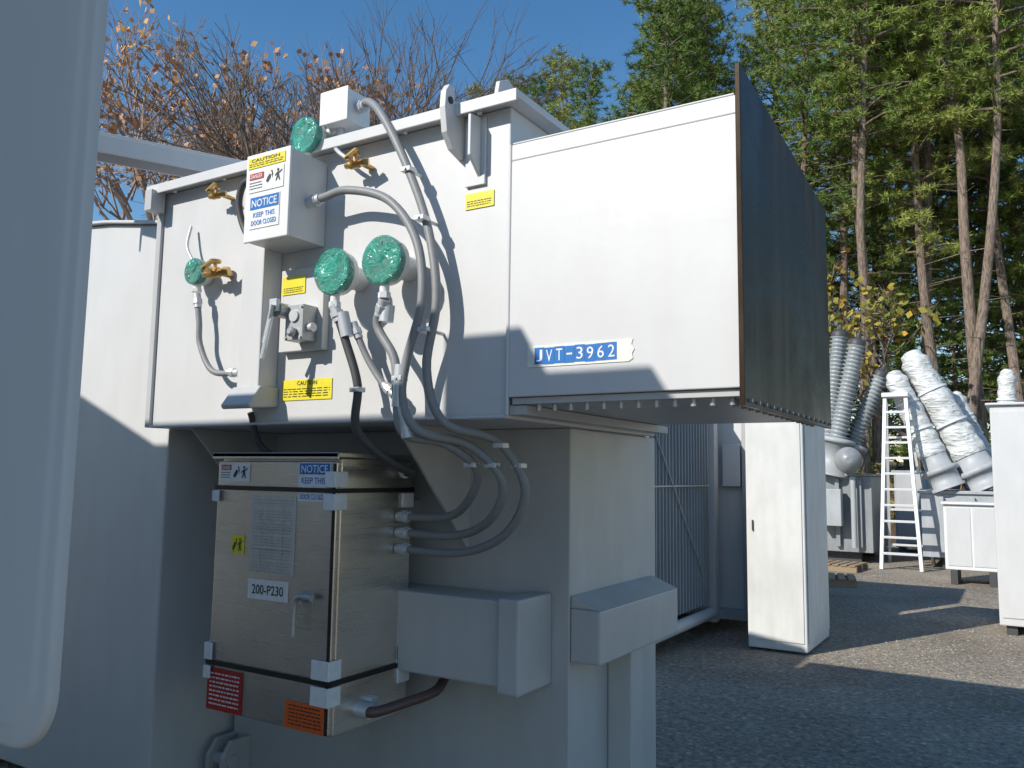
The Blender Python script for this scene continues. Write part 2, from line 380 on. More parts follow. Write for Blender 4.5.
# notice junction box
J=MB().box(-2.607,-2.37,2.205,2.399,2.505,2.855).build('junction_box',T,[GREY],bevel=.005)
g=MB(); g.box(-2.612,-2.365,2.19,2.203,2.50,2.86); g.build('lid',J,[WHITE],bevel=.004)
def f(g,y):
    g.text('CAUTION',-2.58,-2.42,2.825,2.838,y,1,.01); g.lines(-2.59,-2.40,2.805,2.822,y,2,1)
label('warning_label',J,-2.598,-2.39,2.80,2.842,2.189,LYEL,f)
def f(g,y):
    g.rect(-2.585,-2.505,2.752,2.778,y-.0005,4); g.text('DANGER',-2.578,-2.512,2.757,2.773,y-.0012,2,.01)
    g.lines(-2.585,-2.51,2.71,2.745,y,3,1)
    g.pictos(-2.492,-2.402,2.728,2.778,y,1)
label('danger_label',J,-2.59,-2.395,2.70,2.79,2.189,LWHITE,f)
def f(g,y):
    g.rect(-2.575,-2.415,2.628,2.678,y,3); g.text('NOTICE',-2.565,-2.425,2.637,2.668,y-.001,2,.01)
    g.text('KEEP THIS',-2.555,-2.435,2.595,2.615,y,3,.01); g.text('DOOR CLOSED',-2.565,-2.425,2.563,2.583,y,3,.01)
label('notice_label',J,-2.578,-2.412,2.55,2.682,2.189,LWHITE,f)
# wall labels
def f(g,y): g.text('CAUTION',-2.49,-2.38,1.945,1.962,y,1,.01); g.lines(-2.565,-2.31,1.895,1.935,y,4,1)
label('caution_label',T,-2.575,-2.30,1.885,1.968,2.398,LYEL,f)
label('warning_label',T,-1.678,-1.555,2.548,2.606,2.398,LYEL,lambda g,y: g.lines(-1.67,-1.565,2.555,2.58,y,3,1))
label('warning_label',T,-2.56,-2.43,2.315,2.39,2.36,LYEL,lambda g,y:g.lines(-2.55,-2.44,2.32,2.345,y,3,1))
# bracket carrying the valve operator
g=MB(); g.box(-2.57,-2.33,2.362,2.399,2.08,2.42); g.build('mounting_plate',T,[GREY],bevel=.003)
g=MB(); g.box(-2.455,-2.36,2.285,2.361,2.11,2.25,0); g.cyl((-2.47,2.25,2.23),(-2.47,2.36,2.23),.030,m=0)
g.cyl((-2.405,2.277,2.205),(-2.405,2.285,2.205),.024,m=1); g.lathe((-2.405,2.277,2.14),(0,-1,0),[(0,.020),(.012,.020),(.02,.010)],16,0)
g.bar((-2.475,2.24,2.24),(-2.505,2.22,2.03),.028,.012,1); g.cyl((-2.46,2.22,2.245),(-2.52,2.24,2.10),.008,m=1)
g.box(-2.49,-2.45,2.23,2.25,2.22,2.27,1); g.cyl((-2.36,2.32,2.16),(-2.335,2.32,2.16),.018,m=1)
for z in (2.12,2.24):
    for x in (-2.447,-2.368): g.cyl((x,2.278,z),(x,2.285,z),.005,n=6,m=1)
g.build('valve_operator',T,[GALV,FITTING],bevel=.002)
# gauges
def gauge(x,z,r,y0,neck=True):
    g=MB(); y1=y0
    if neck: g.cyl((x,2.399,z),(x,y1+.06,z),r*.55,n=20)
    g.lathe((x,y1+.11,z),(0,-1,0),[(0,r*.7),(.03,r*.9),(.035,r*.98),(.085,r*.98)],26)
    g.cyl((x,y1+.024,z),(x,y1+.020,z),r*.9,n=28,m=1)
    for k in range(11):
        a=math.radians(-40+k*26); 
        g.bar((x+math.cos(a)*r*.62,y1+.0195,z+math.sin(a)*r*.62),(x+math.cos(a)*r*.8,y1+.0195,z+math.sin(a)*r*.8),.005,.002,2,up=(0,1,0))
    g.bar((x-r*.1,y1+.019,z-r*.1),(x+r*.45,y1+.019,z+r*.55),.009,.002,2,up=(0,1,0))
    g.cyl((x,y1+.04,z-r*.9),(x,y1+.04,z-r*1.45),.018,n=12); g.cyl((x,y1+.04,z-r*1.35),(x,y1+.04,z-r*1.6),.023,n=6)
    o=g.build('dial_gauge',T,[WHITE,LWHITE,LBLACK])
    c=MB(); c.lathe((x,y1+.052,z),(0,-1,0),[(0,r*1.0),(.01,r*1.05),(.034,r*1.06),(.038,r*1.03),(.040,r*.93),(.038,r*.7),(.039,r*.4),(.038,.001)],40,0,.016)
    c.build('gauge_cover',o,[GREEN])
gauge(-3.077,2.47,.056,2.30); gauge(-2.17,2.346,.084,2.22); gauge(-1.93,2.36,.086,2.22); 
gauge(-2.42,2.955,.070,2.29,neck=False)
g=MB(); g.cyl((-2.42,2.36,2.955),(-2.30,2.40,2.99),.02,m=0); g.cyl((-2.30,2.39,2.93),(-2.30,2.39,2.99),.015)
g.box(-2.345,-2.205,2.33,2.46,2.985,3.115,1); g.box(-2.35,-2.20,2.32,2.33,2.98,3.12,1)
g.build('terminal_head',T,[FITTING,WHITE],bevel=.004)
# brass valves
def valve(x,y,z,s=1,m=BRASS):
    g=MB(); g.cyl((x-.05*s,y,z),(x+.05*s,y,z),.014*s,n=6); g.cyl((x-.022*s,y,z),(x+.022*s,y,z),.02*s)
    g.cyl((x,y,z),(x,y-.05*s,z+.01),.009*s); g.bar((x-.01,y-.05*s,z+.01),(x+.06*s,y-.055*s,z+.035),.018*s,.008*s)
    g.cyl((x+.05*s,y,z),(x+.07*s,y+.01,z),.018*s,n=6); g.cyl((x+.03,2.399,z),(x+.03,y,z),.012*s)
    g.cyl((x,y,z),(x,y,z+.05*s),.008*s); g.cyl((x,y,z+.04*s),(x,y,z+.05*s),.022*s)
    g.build('drain_valve',T,[m])
valve(-2.95,2.33,2.45,1.15); valve(-2.97,2.33,2.80,.8); valve(-2.16,2.33,2.79,.9)
def line(p,r,sub=6): MB().tube(p,r,sub=sub).build('copper_line',T,[FITTING])
line([(-2.30,2.36,2.90),(-2.24,2.33,2.85),(-2.17,2.33,2.80)],.009); line([(-3.02,2.33,2.45),(-3.06,2.33,2.47)],.012,1)
line([(-3.10,2.33,2.52),(-3.16,2.34,2.60),(-3.18,2.37,2.70)],.007)
# lifting lugs
g=MB()
g.prism([(-1.715,2.399,2.74),(-1.715,2.33,2.76),(-1.715,2.29,2.81),(-1.715,2.275,2.90),(-1.715,2.28,2.96),(-1.715,2.30,2.99),(-1.715,2.33,2.99),(-1.715,2.335,2.94),(-1.715,2.399,2.94)],(.026,0,0))
g.cyl((-1.72,2.305,2.93),(-1.684,2.305,2.93),.013,m=1)
g.build('lifting_lug',T,[GREY,LBLACK],bevel=.003)
g=MB(); g.box(-1.675,-1.59,2.387,2.399,2.63,2.88); g.prism([(-1.62,2.3865,2.66),(-1.62,2.32,2.72),(-1.62,2.32,2.87),(-1.62,2.3865,2.88)],(.012,0,0))
g.build('lug_brace',T,[GREY],bevel=.002)
g=MB(); g.prism([(-1.57,2.40,2.931),(-1.57,2.56,2.931),(-1.57,2.53,3.03),(-1.57,2.48,3.05),(-1.57,2.42,3.02)],(.018,0,0)); g.build('lifting_lug',T,[GREY],bevel=.003)
# conduits
def conduit(pts,r=.016,mat=CONDUIT,ends=(1,1)):
    g=MB(); g.tube(pts,r,n=12,sub=7)
    for e,(i,j) in zip(ends,((0,1),(-1,-2))):
        if e:
            p=V(pts[i]); d=(V(pts[j])-p).normalized()
            g.cyl(p-d*.005,p+d*.06,r*1.25,n=16,m=1); g.cyl(p+d*.02,p+d*.042,r*1.55,n=8,m=1)
    return g.build('conduit',T,[mat,FITTING])
conduit([(-2.205,2.39,3.05),(-2.12,2.36,3.045),(-2.013,2.33,2.937),(-1.885,2.32,2.716),(-1.785,2.32,2.473),(-1.733,2.31,2.21),(-1.769,2.31,1.962),(-1.71,2.34,1.775),(-1.59,2.5,1.715),(-1.52,2.58,1.55),(-1.62,2.62,1.385),(-1.86,2.68,1.295),(-2.19,2.70,1.29)],.0165)
conduit([(-2.365,2.30,2.66),(-2.28,2.30,2.67),(-2.15,2.29,2.672),(-1.95,2.29,2.60),(-1.815,2.29,2.43),(-1.775,2.28,2.207),(-1.835,2.28,1.997),(-1.85,2.28,1.86),(-1.79,2.30,1.745),(-1.68,2.45,1.70),(-1.58,2.52,1.575),(-1.66,2.58,1.44),(-1.88,2.68,1.36),(-2.19,2.70,1.355)],.0165)
conduit([(-1.93,2.26,2.215),(-1.975,2.28,2.13),(-1.89,2.28,2.0),(-1.875,2.28,1.853),(-1.845,2.29,1.735),(-1.75,2.40,1.705),(-1.69,2.52,1.615),(-1.76,2.58,1.505),(-1.93,2.68,1.43),(-2.19,2.70,1.42)],.0165)
conduit([(-2.17,2.26,2.215),(-2.13,2.28,2.09),(-2.07,2.29,1.918),(-2.075,2.30,1.753),(-2.0,2.40,1.64),(-2.05,2.6,1.60),(-2.19,2.72,1.60)],.0165,DARKG)
conduit([(-2.11,2.30,2.15),(-2.06,2.32,2.03),(-1.99,2.33,1.93),(-1.93,2.33,1.88)],.013)
conduit([(-3.06,2.33,2.364),(-3.035,2.33,2.24),(-3.02,2.33,2.138),(-2.93,2.33,2.02),(-2.78,2.34,2.005)],.013)
conduit([(-2.69,2.33,2.82),(-2.80,2.34,2.83),(-2.84,2.35,2.74),(-2.80,2.36,2.62),(-2.70,2.34,2.56)],.015,DARKG,(0,0))
conduit([(-2.74,2.38,1.84),(-2.74,2.45,1.70),(-2.62,2.55,1.62),(-2.55,2.6,1.65)],.013,DARKG,(0,0))
for (x,y,z) in [(-1.80,2.30,2.51),(-1.765,2.29,2.10),(-1.88,2.315,2.71),(-2.07,2.29,1.90),(-1.865,2.28,1.93),(-1.575,2.50,1.70),(-1.535,2.56,1.63),(-1.61,2.5,1.63),(-1.70,2.5,1.63)]:
    g=MB(); g.box(x-.022,x+.022,y-.020,y+.02,z-.009,z+.009); g.cyl((x,y-.026,z),(x,y-.019,z),.006,n=6)
    if z>2: g.box(x-.004,x+.004,y+.019,2.399,z-.006,z+.006)
    g.build('conduit_clamp',T,[FITTING],bevel=.002)
for p,q,r in [((-1.93,2.28,2.20),(-1.935,2.28,2.14),.027),((-1.86,2.28,1.98),(-1.87,2.28,1.83),.022),((-1.85,2.285,1.83),(-1.83,2.29,1.72),.021),((-2.14,2.27,2.19),(-2.12,2.28,2.10),.024)]:
    MB().cyl(p,q,r,n=14).build('conduit_coupling',T,[FITTING])

# ---- stainless control cabinet
C=MB().box(-2.87,-2.20,2.362,2.79,.628,1.652).build('control_cabinet',T,[STEEL],bevel=.006)
C['label']='brushed stainless steel control cabinet with latched door'
g=MB(); g.box(-2.895,-2.185,2.325,2.81,1.653,1.672); g.box(-2.895,-2.185,2.325,2.333,1.645,1.672); g.build('cabinet_roof',C,[STEEL],bevel=.003)
g=MB(); g.box(-2.868,-2.202,2.338,2.360,.635,1.638); g.build('cabinet_door',C,[STEEL],bevel=.006)
for z in (.9,1.45): 
    for x in (-2.8,-2.3): MB().box(x-.03,x+.03,2.791,2.949,z-.03,z+.03).build('mounting_bracket',C,[GREY2],bevel=.003)
g=MB(); g.box(-2.345,-2.295,2.330,2.337,1.09,1.15); g.cyl((-2.32,2.337,1.125),(-2.32,2.305,1.125),.016); g.tube([(-2.29,2.30,1.13),(-2.335,2.295,1.128),(-2.352,2.295,1.09),(-2.355,2.295,.985)],.011,n=10); g.cyl((-2.30,2.30,1.13),(-2.27,2.30,1.13),.013)
g.build('door_handle',C,[GALV])
def strap(z,dz=0,h=.016):
    g=MB(); y0=2.331; x0=-2.877; x1=-2.193; y1=2.80
    g.bar((x0,y0,z),(x1,y0,z-dz),.003,h); g.bar((x1,y0,z-dz),(x1,y1,z-dz),.003,h); g.bar((x0,y0,z),(x0,y1,z),.003,h); g.bar((x0,y1,z),(x1,y1,z-dz),.003,h)
    g.build('packing_strap',C,[BLACK])
strap(1.528,0,.018); strap(.822,0,.018)
g=MB(); g.box(-2.216,-2.204,2.333,2.337,.64,1.63); g.build('door_gasket',C,[BLACK])
def foam(x0,x1,y0,y1,z0,z1):
    g=MB(); g.box(x0,x1,y0,y0+.008,z0,z1)
    if x1>-2.25: g.box(x1,x1+.008,y0,y1,z0,z1)
    else: g.box(x0-.01,x0,y0,y1,z0,z1)
    g.build('foam_corner_guard',C,[FOAM],bevel=.003)
foam(-2.25,-2.199,2.320,2.39,1.455,1.516); foam(-2.245,-2.199,2.320,2.39,1.540,1.60)
foam(-2.28,-2.199,2.320,2.39,.834,.905); foam(-2.28,-2.199,2.320,2.39,.74,.810); foam(-2.87,-2.835,2.320,2.40,.834,.90); foam(-2.87,-2.84,2.320,2.40,.76,.810); foam(-2.87,-2.84,2.320,2.38,1.47,1.516)
for z in (1.455,.75,.84): MB().box(-2.199,-2.189,2.72,2.795,z,z+.06).build('foam_corner_guard',C,[FOAM],bevel=.003)
def f(g,y):
    rn=random.Random(3)
    g.lines(-2.64,-2.42,1.465,1.49,y,2,1,rn); g.rect(-2.64,-2.42,1.46,1.4615,y,1)
    for k in range(5): g.lines(-2.64,-2.42,1.45-.05*(k+1),1.445-.05*k,y,4,1,rn)
    for x in (-2.59,-2.53,-2.47): g.rect(x,x+.0015,1.21,1.455,y,1)
    for z in (1.37,1.29): g.rect(-2.645,-2.415,z,z+.0015,y,1)
label('rating_plate',C,-2.655,-2.405,1.20,1.50,2.337,LGREYPL,f,mats=(GALV,LWHITE,LBLUE,LRED,LYEL))
def f(g,y): g.text('200-P230',-2.63,-2.455,1.115,1.152,y,1,.01)
label('equipment_tag',C,-2.655,-2.43,1.095,1.172,2.337,LWHITE,f)
def f(g,y): g.pictos(-2.755,-2.697,1.275,1.328,y,1)
label('hazard_label',C,-2.763,-2.688,1.262,1.338,2.337,LYEL,f)
def f(g,y):
    g.rect(-2.392,-2.233,1.588,1.630,y,3); g.text('NOTICE',-2.382,-2.243,1.594,1.624,y-.001,2,.01)
    g.text('KEEP THIS',-2.38,-2.255,1.552,1.576,y,3,.01); g.text('DOOR CLOSED',-2.385,-2.262,1.492,1.512,y,3,.01)
label('notice_label',C,-2.398,-2.228,1.484,1.634,2.3365,LWHITE,f)
def f(g,y):
    g.rect(-2.845,-2.785,1.60,1.622,y,4); g.text('DANGER',-2.84,-2.79,1.603,1.618,y-.001,2,.01); g.lines(-2.845,-2.79,1.565,1.595,y,3,1)
    g.pictos(-2.772,-2.685,1.568,1.618,y,1)
label('danger_label',C,-2.852,-2.675,1.555,1.630,2.337,LWHITE,f)
label('instruction_label',C,-2.866,-2.66,.64,.802,2.3355,LRED,lambda g,y:g.lines(-2.85,-2.675,.655,.79,y,8,2))
label('instruction_label',C,-2.42,-2.21,.638,.738,2.3355,LORANGE,lambda g,y:g.lines(-2.40,-2.23,.65,.73,y,6,1))
g=MB(); g.tube([(-2.19,2.50,.70),(-2.12,2.50,.70),(-2.06,2.62,.72),(-2.02,2.75,.74),(-2.04,2.85,.78),(-2.04,2.949,.82)],.02,n=12,m=1)
g.cyl((-2.20,2.50,.70),(-2.14,2.50,.70),.03,n=12,m=0); g.cyl((-2.20,2.56,.72),(-2.17,2.56,.72),.02,n=8)
g.build('drain_pipe',C,[FITTING,RUST])

# ================================================================ NEIGHBOURING TRANSFORMER (beside the photographer)
T2=thing('power_transformer','grey transformer with rounded radiator panel standing close by','transformer',(-2.8,-1,0),'power transformers in the yard')
g=MB(); g.box(-2.40,-1.93,-2.2,.30,.15,3.50); g.box(-2.74,-2.40,-2.2,.30,.15,3.66)  # unseen tank, top stepped and sloped to shape the shadow on the wall
g.prism([(-7,-2.2,.15),(-2.74,-2.2,.15),(-2.74,-2.2,3.385),(-4.6,-2.2,3.38),(-7,-2.2,4.36)],(0,2.5,0))
g.build('tank',T2,[GREY2],bevel=.01)
g=MB(); g.lathe((-5.0,-1.45,3.95),(1,0,0),[(0,.1),(.08,.34),(.2,.42),(3.1,.42),(3.25,.34),(3.32,.1)],28)  # cylinder added out of view to keep sun off the radiator panel
g.build('unseen_shade_cylinder',T2,[GREY2])
for y in (-2.0,-.1): MB().box(-6.8,-2.1,y,y+.2,0,.149).build('base_skid',T2,[GREY2],bevel=.004)
def rr(x0,x1,z0,z1,r,y,k=10):
    P=[]
    for (cx,cz,a0) in ((x1-r,z0+r,-90),(x1-r,z1-r,0),(x0+r,z1-r,90),(x0+r,z0+r,180)):
        for i in range(k+1):
            a=math.radians(a0+90*i/k); P.append((cx+r*math.cos(a),y,cz+r*math.sin(a)))
    return P
def shell(g,layers,r0=.085):
    vs=[]
    for (ins,y) in layers: vs+=rr(-1.75+ins,-1.069-ins,1.23+ins,3.05-ins,r0-ins*.6,y)
    vs=[tuple(v) for v in vs]; n=len(vs)//len(layers)
    fs=[(k*n+i,k*n+(i+1)%n,(k+1)*n+(i+1)%n,(k+1)*n+i) for k in range(len(layers)-1) for i in range(n)]
    g.add(vs,fs,0,True); g.add(vs[-n:],[tuple(range(n))]); g.add(vs[:n],[tuple(range(n))[::-1]])
g=MB(); shell(g,[(0,.640),(0,.634),(.0015,.630),(.005,.627),(.010,.626),(.022,.6258),(.026,.625),(.030,.6235),(.034,.622),(.040,.6215),(.06,.6213)])
g.build('radiator_panel',T2,[FOREG])
for z in (2.85,1.42): MB().cyl((-1.68,.66,z),(-2.1,.28,z),.04).build('header_pipe',T2,[GREY2])

# ================================================================ SECOND TRANSFORMER (radiator bank) 
T3=thing('power_transformer','grey transformer with finned radiator bank on asphalt','transformer',(-3.7,8,0),'power transformers in the yard')
g=MB(); g.box(-5.2,-3.14,6.6,8.75,.2,2.7,1); g.box(-5.2,-2.45,8.9,10.6,.12,2.7)  # near tank box coloured darker so gaps between fins read as shade
g.build('tank',T3,[GREY,TURRETD],bevel=.01)
for y in (6.8,9.6): MB().box(-5.1,-3.2,y,y+.2,0,.119).build('base_skid',T3,[GREY2])
g=MB()
for i in range(20):
    y=6.9+i*.085; g.box(-3.08,-2.80,y,y+.014,.30,2.35)
g.build('radiator_fins',T3,[TURRET],bevel=.003)
g=MB(); g.tube([(-2.80,6.85,.20),(-2.80,7.6,.20),(-2.80,8.6,.20)],.06,n=14); g.build('header_pipe',T3,[GREY])
MB().cyl((-2.9,6.85,2.42),(-2.9,8.6,2.42),.06).build('header_pipe',T3,[GREY])
MB().bar((-2.785,7.0,2.0),(-2.785,8.3,.6),.010,.014,up=(1,0,0)).build('radiator_brace',T3,[GREY2],bevel=.002)
MB().box(-2.795,-2.782,6.9,8.52,1.5,1.515).build('radiator_brace',T3,[GREY2],bevel=.002)
g=MB(); g.box(-3.0,-2.76,8.62,8.74,.1,2.5); g.build('support_frame',T3,[GREY],bevel=.006)
g=MB(); g.box(-2.74,-2.55,8.82,8.899,1.50,1.95); g.build('junction_box',T3,[GREY],bevel=.006)
g=MB(); g.box(-2.53,-2.47,8.82,8.899,.13,2.4); g.box(-2.95,-2.45,8.76,8.899,.12,.22); g.build('support_frame',T3,[TURRET],bevel=.004)

# white enclosure
E=thing('equipment_enclosure','tall weathered white steel enclosure standing on asphalt','enclosure',(-2,8.5,0))
g=MB(); g.box(-2.26,-1.72,8.0,9.0,.02,2.45); g.build('enclosure_body',E,[OLDWHITE],bevel=.012)
MB().box(-2.235,-1.745,7.990,7.998,.10,2.40).build('access_panel',E,[OLDWHITE],bevel=.003)
MB().box(-1.718,-1.708,8.04,8.96,.10,2.4).build('access_panel',E,[OLDWHITE],bevel=.004)
MB().box(-2.20,-2.19,7.97,7.989,1.1,1.20).build('handle',E,[DARKG],bevel=.002)

# grey cabinet far right
E=thing('equipment_cabinet','tall light grey metal cabinet on short feet','cabinet',(.4,10.7,0))
g=MB(); g.box(-.26,1.2,10.25,11.4,.10,2.40); g.box(-.30,1.24,10.21,11.44,2.401,2.43); g.build('cabinet_body',E,[GREY],bevel=.012)
MB().box(-.23,.45,10.238,10.248,.18,2.34).build('cabinet_door',E,[GREY],bevel=.006); MB().box(.48,1.17,10.238,10.248,.18,2.34).build('cabinet_door',E,[GREY],bevel=.006)
for x in (-.2,1.05): MB().box(x,x+.1,10.3,11.3,0,.099).build('foot',E,[DARKG],bevel=.003)
# small control cabinet
E=thing('control_cubicle','squat pale grey control cubicle on dark skids','cubicle',(-.7,15.1,0))
g=MB(); g.box(-1.07,-.30,14.75,15.5,.22,1.22); g.box(-1.10,-.27,14.70,15.53,1.221,1.26); g.build('cubicle_body',E,[WHITE],bevel=.012)
for a in (-1.03,-.67): MB().box(a,a+.33,14.74,14.748,.28,1.18).build('cubicle_door',E,[GREY],bevel=.006)
for x in (-1.0,-.48): MB().box(x,x+.1,14.7,15.5,0,.219).build('skid',E,[DARKG],bevel=.004)
# equipment behind the ladder
E=thing('control_cubicle','grey control cubicle with pipework beyond the ladder','cubicle',(-2.0,20.8,0))
g=MB(); g.box(-2.45,-1.75,20.5,21.2,.1,1.75); g.box(-2.5,-1.7,20.45,21.25,1.751,1.80); g.build('cubicle_body',E,[TURRET],bevel=.01)
MB().box(-2.40,-1.8,20.485,20.499,.2,1.7).build('cubicle_door',E,[GREY2],bevel=.005)
for x in (-2.4,-1.9): MB().box(x,x+.1,20.5,21.2,0,.099).build('skid',E,[DARKG])
MB().tube([(-1.72,20.8,.05),(-1.6,20.75,.9),(-1.62,20.7,1.5),(-1.3,20.6,1.9)],.06).build('cable_pipe',E,[GALV])
E=thing('steel_drum','dark steel drum standing among yard equipment','drum',(-1.35,20.0,0))
g=MB(); g.lathe((-1.35,20.0,0),(0,0,1),[(0,.28),(.02,.29),(.28,.28),(.30,.295),(.32,.28),(.58,.28),(.60,.295),(.62,.28),(.86,.28),(.88,.29)],22); g.build('barrel',E,[TURRETD])
MB().cyl((-1.35,20.0,.881),(-1.35,20.0,.90),.26).build('lid',E,[DARKG])

# ---- transformer with grey ribbed bushings
T4=thing('power_transformer','grey transformer carrying ribbed grey porcelain bushings','transformer',(-3.3,18,0),'power transformers in the yard')
g=MB(); g.box(-5.2,-2.45,17.2,19.4,.2,1.65); g.box(-5.25,-2.4,17.15,19.45,1.651,1.70)
for x in (-2.7,-3.1,-3.5): g.box(x,x+.08,17.1,17.199,.3,1.6)
g.build('tank',T4,[TURRETD],bevel=.01)
for y in (17.4,19): MB().box(-4.9,-2.7,y,y+.2,0,.199).build('base_skid',T4,[DARKG])
g=MB(); g.box(-3.35,-2.95,16.85,17.09,.7,1.4); g.build('junction_box',T4,[TURRET],bevel=.01)
g=MB(); g.cyl((-2.75,17.0,.3),(-2.75,17.0,1.64),.05); g.build('cable_pipe',T4,[TURRET])
MB().lathe((-2.80,16.85,1.95),(.25,-1,0),[(-.35,.18),(0,.20),(.02,.25),(.06,.25),(.08,.20),(.16,.17),(.2,.06)],24).build('flange_cover',T4,[TURRETD])
def bushing(T,b0,t0,r,mat,tmat,n=16,h0=.5):
    b0=V(b0); t0=V(t0); ax=t0-b0; L=ax.length; d=ax.normalized()
    q=MB(); q.lathe(b0-d*h0,d,[(0,r*1.6),(.05,r*1.6),(.05,r*1.3),(h0-.08,r*1.25),(h0-.08,r*1.55),(h0,r*1.55),(h0+.02,r*.9)],22,m=1)
    prof=[(0,r*.8)]
    sp=L/n
    for i in range(n):
        k=1-.2*i/n; prof+=[(i*sp+sp*.15,r*.72*k),(i*sp+sp*.55,r*k),(i*sp+sp*.68,r*k),(i*sp+sp*.8,r*.72*k)]
    q.lathe(b0,d,prof,20,m=0)
    q.lathe(t0-d*.02,d,[(0,r*.7),(.10,r*.72),(.13,r*.5),(.14,.05),(.25,.04)],16,m=2)
    return q.build('bushing',T,[mat,tmat,DARKG])
bushing(T4,(-3.24,17.5,2.42),(-3.00,17.5,4.45),.22,CERAMIC,TURRET,26,.75)
bushing(T4,(-3.05,17.25,2.38),(-2.64,17.25,4.22),.22,CERAMIC,TURRET,24,.72)
bushing(T4,(-2.84,17.6,2.30),(-2.28,17.6,3.62),.20,CERAMIC,TURRET,18,.65)
# ---- transformer with wrapped bushings
T5=thing('power_transformer','transformer with bushings wrapped in white plastic for shipping','transformer',(0,18,0),'power transformers in the yard')
g=MB(); g.box(-1.6,2.2,17.1,19.6,.2,1.35); g.box(-1.65,2.25,17.05,19.65,1.351,1.41)
for x in (-1.3,-.8,-.2): g.box(x,x+.08,17.0,17.099,.3,1.3)
g.build('tank',T5,[TURRET],bevel=.01)
for y in (17.3,19): MB().box(-1.3,2,y,y+.2,0,.199).build('base_skid',T5,[DARKG])
def wrapped(T,b0,t0,r,turret=True):
    b0=V(b0); t0=V(t0); d=(t0-b0).normalized(); L=(t0-b0).length
    if turret:
        q=MB(); q.lathe(b0-d*.65,d,[(0,r*1.15),(.05,r*1.15),(.05,r*1.02),(.30,r*1.02),(.30,r*1.2),(.40,r*1.2),(.40,r*.9),(.65,r*.85)],24)
        q.build('turret',T,[TURRET])
    q=MB(); prof=[]; n=26
    for i in range(n+1):
        k=i/n; rr_=r*(.9+.05*math.sin(k*37)+.04*math.sin(k*15))*(1-.22*k)*(1 if k<.95 else .8); prof.append((k*L,rr_))
    prof.append((L+.05,r*.3))
    q.lathe(b0,d,prof,26,0,.035)
    for k in (.3,.62): q.lathe(b0+d*L*k,d,[(0,r*(.98-.22*k)),(.04,r*(.98-.22*k))],22,1)
    q.build('wrapped_bushing',T,[WRAP,FOAM])
wrapped(T5,(-.80,17.5,2.05),(-1.72,17.5,4.00),.34)
wrapped(T5,(-1.38,17.2,2.05),(-2.00,17.2,3.60),.26)
wrapped(T5,(-.62,18.6,2.1),(-1.05,18.6,3.3),.20)
wrapped(T5,(-.2,17.7,2.2),(-.14,17.7,3.6),.20)
wrapped(T5,(.35,17.9,2.1),(.45,17.9,3.1),.20)
# ---- step ladder
L=thing('step_ladder','aluminium step ladder standing open on asphalt','ladder',(-2,17,0))
def lerp(a,b_,k): return V(a)+(V(b_)-V(a))*k
a0,a1=V((-2.20,16.3,0)),V((-2.11,16.8,3.12)); b0,b1=V((-1.55,16.3,0)),V((-1.76,16.8,3.12))
g=MB(); g.bar(a0,a1,.06,.09,up=(0,1,0)); g.bar(b0,b1,.06,.09,up=(0,1,0))
for i in range(1,11): g.bar(lerp(a0,a1,i/11),lerp(b0,b1,i/11),.10,.04)
g.build('front_frame',L,[ALU],bevel=.003)
c0,c1=V((-2.26,17.9,0)),V((-2.11,16.95,3.07)); d0,d1=V((-1.49,17.9,0)),V((-1.76,16.95,3.07))
g=MB(); g.bar(c0,c1,.05,.05); g.bar(d0,d1,.05,.05)
for i in (1,3,5,7): g.bar(lerp(c0,c1,i/9),lerp(d0,d1,i/9),.04,.04)
g.build('rear_frame',L,[ALU],bevel=.002)
g=MB(); g.box(-2.16,-1.71,16.7,17.05,3.121,3.20); g.build('top_cap',L,[FOAM],bevel=.01)
# pallets
for k,(x,y,a) in enumerate([(-2.62,13.6,0),(-2.85,15.8,0)]):
    P=thing('wooden_pallet','weathered wooden pallet lying on the asphalt','pallet',(x,y,0),'wooden pallets on the ground')
    g=MB()
    for i in range(6): g.box(x-.4+i*.14,x-.30+i*.14,y-.4,y+.4,.10,.122)
    g.build('deck',P,[WOOD],bevel=.002)
    for j in (-.38,-.04,.3): MB().box(x-.4,x+.42,y+j,y+j+.08,.0,.099).build('stringer',P,[WOOD],bevel=.002)
    P.rotation_euler=(0,0,(.2,-.1)[k])

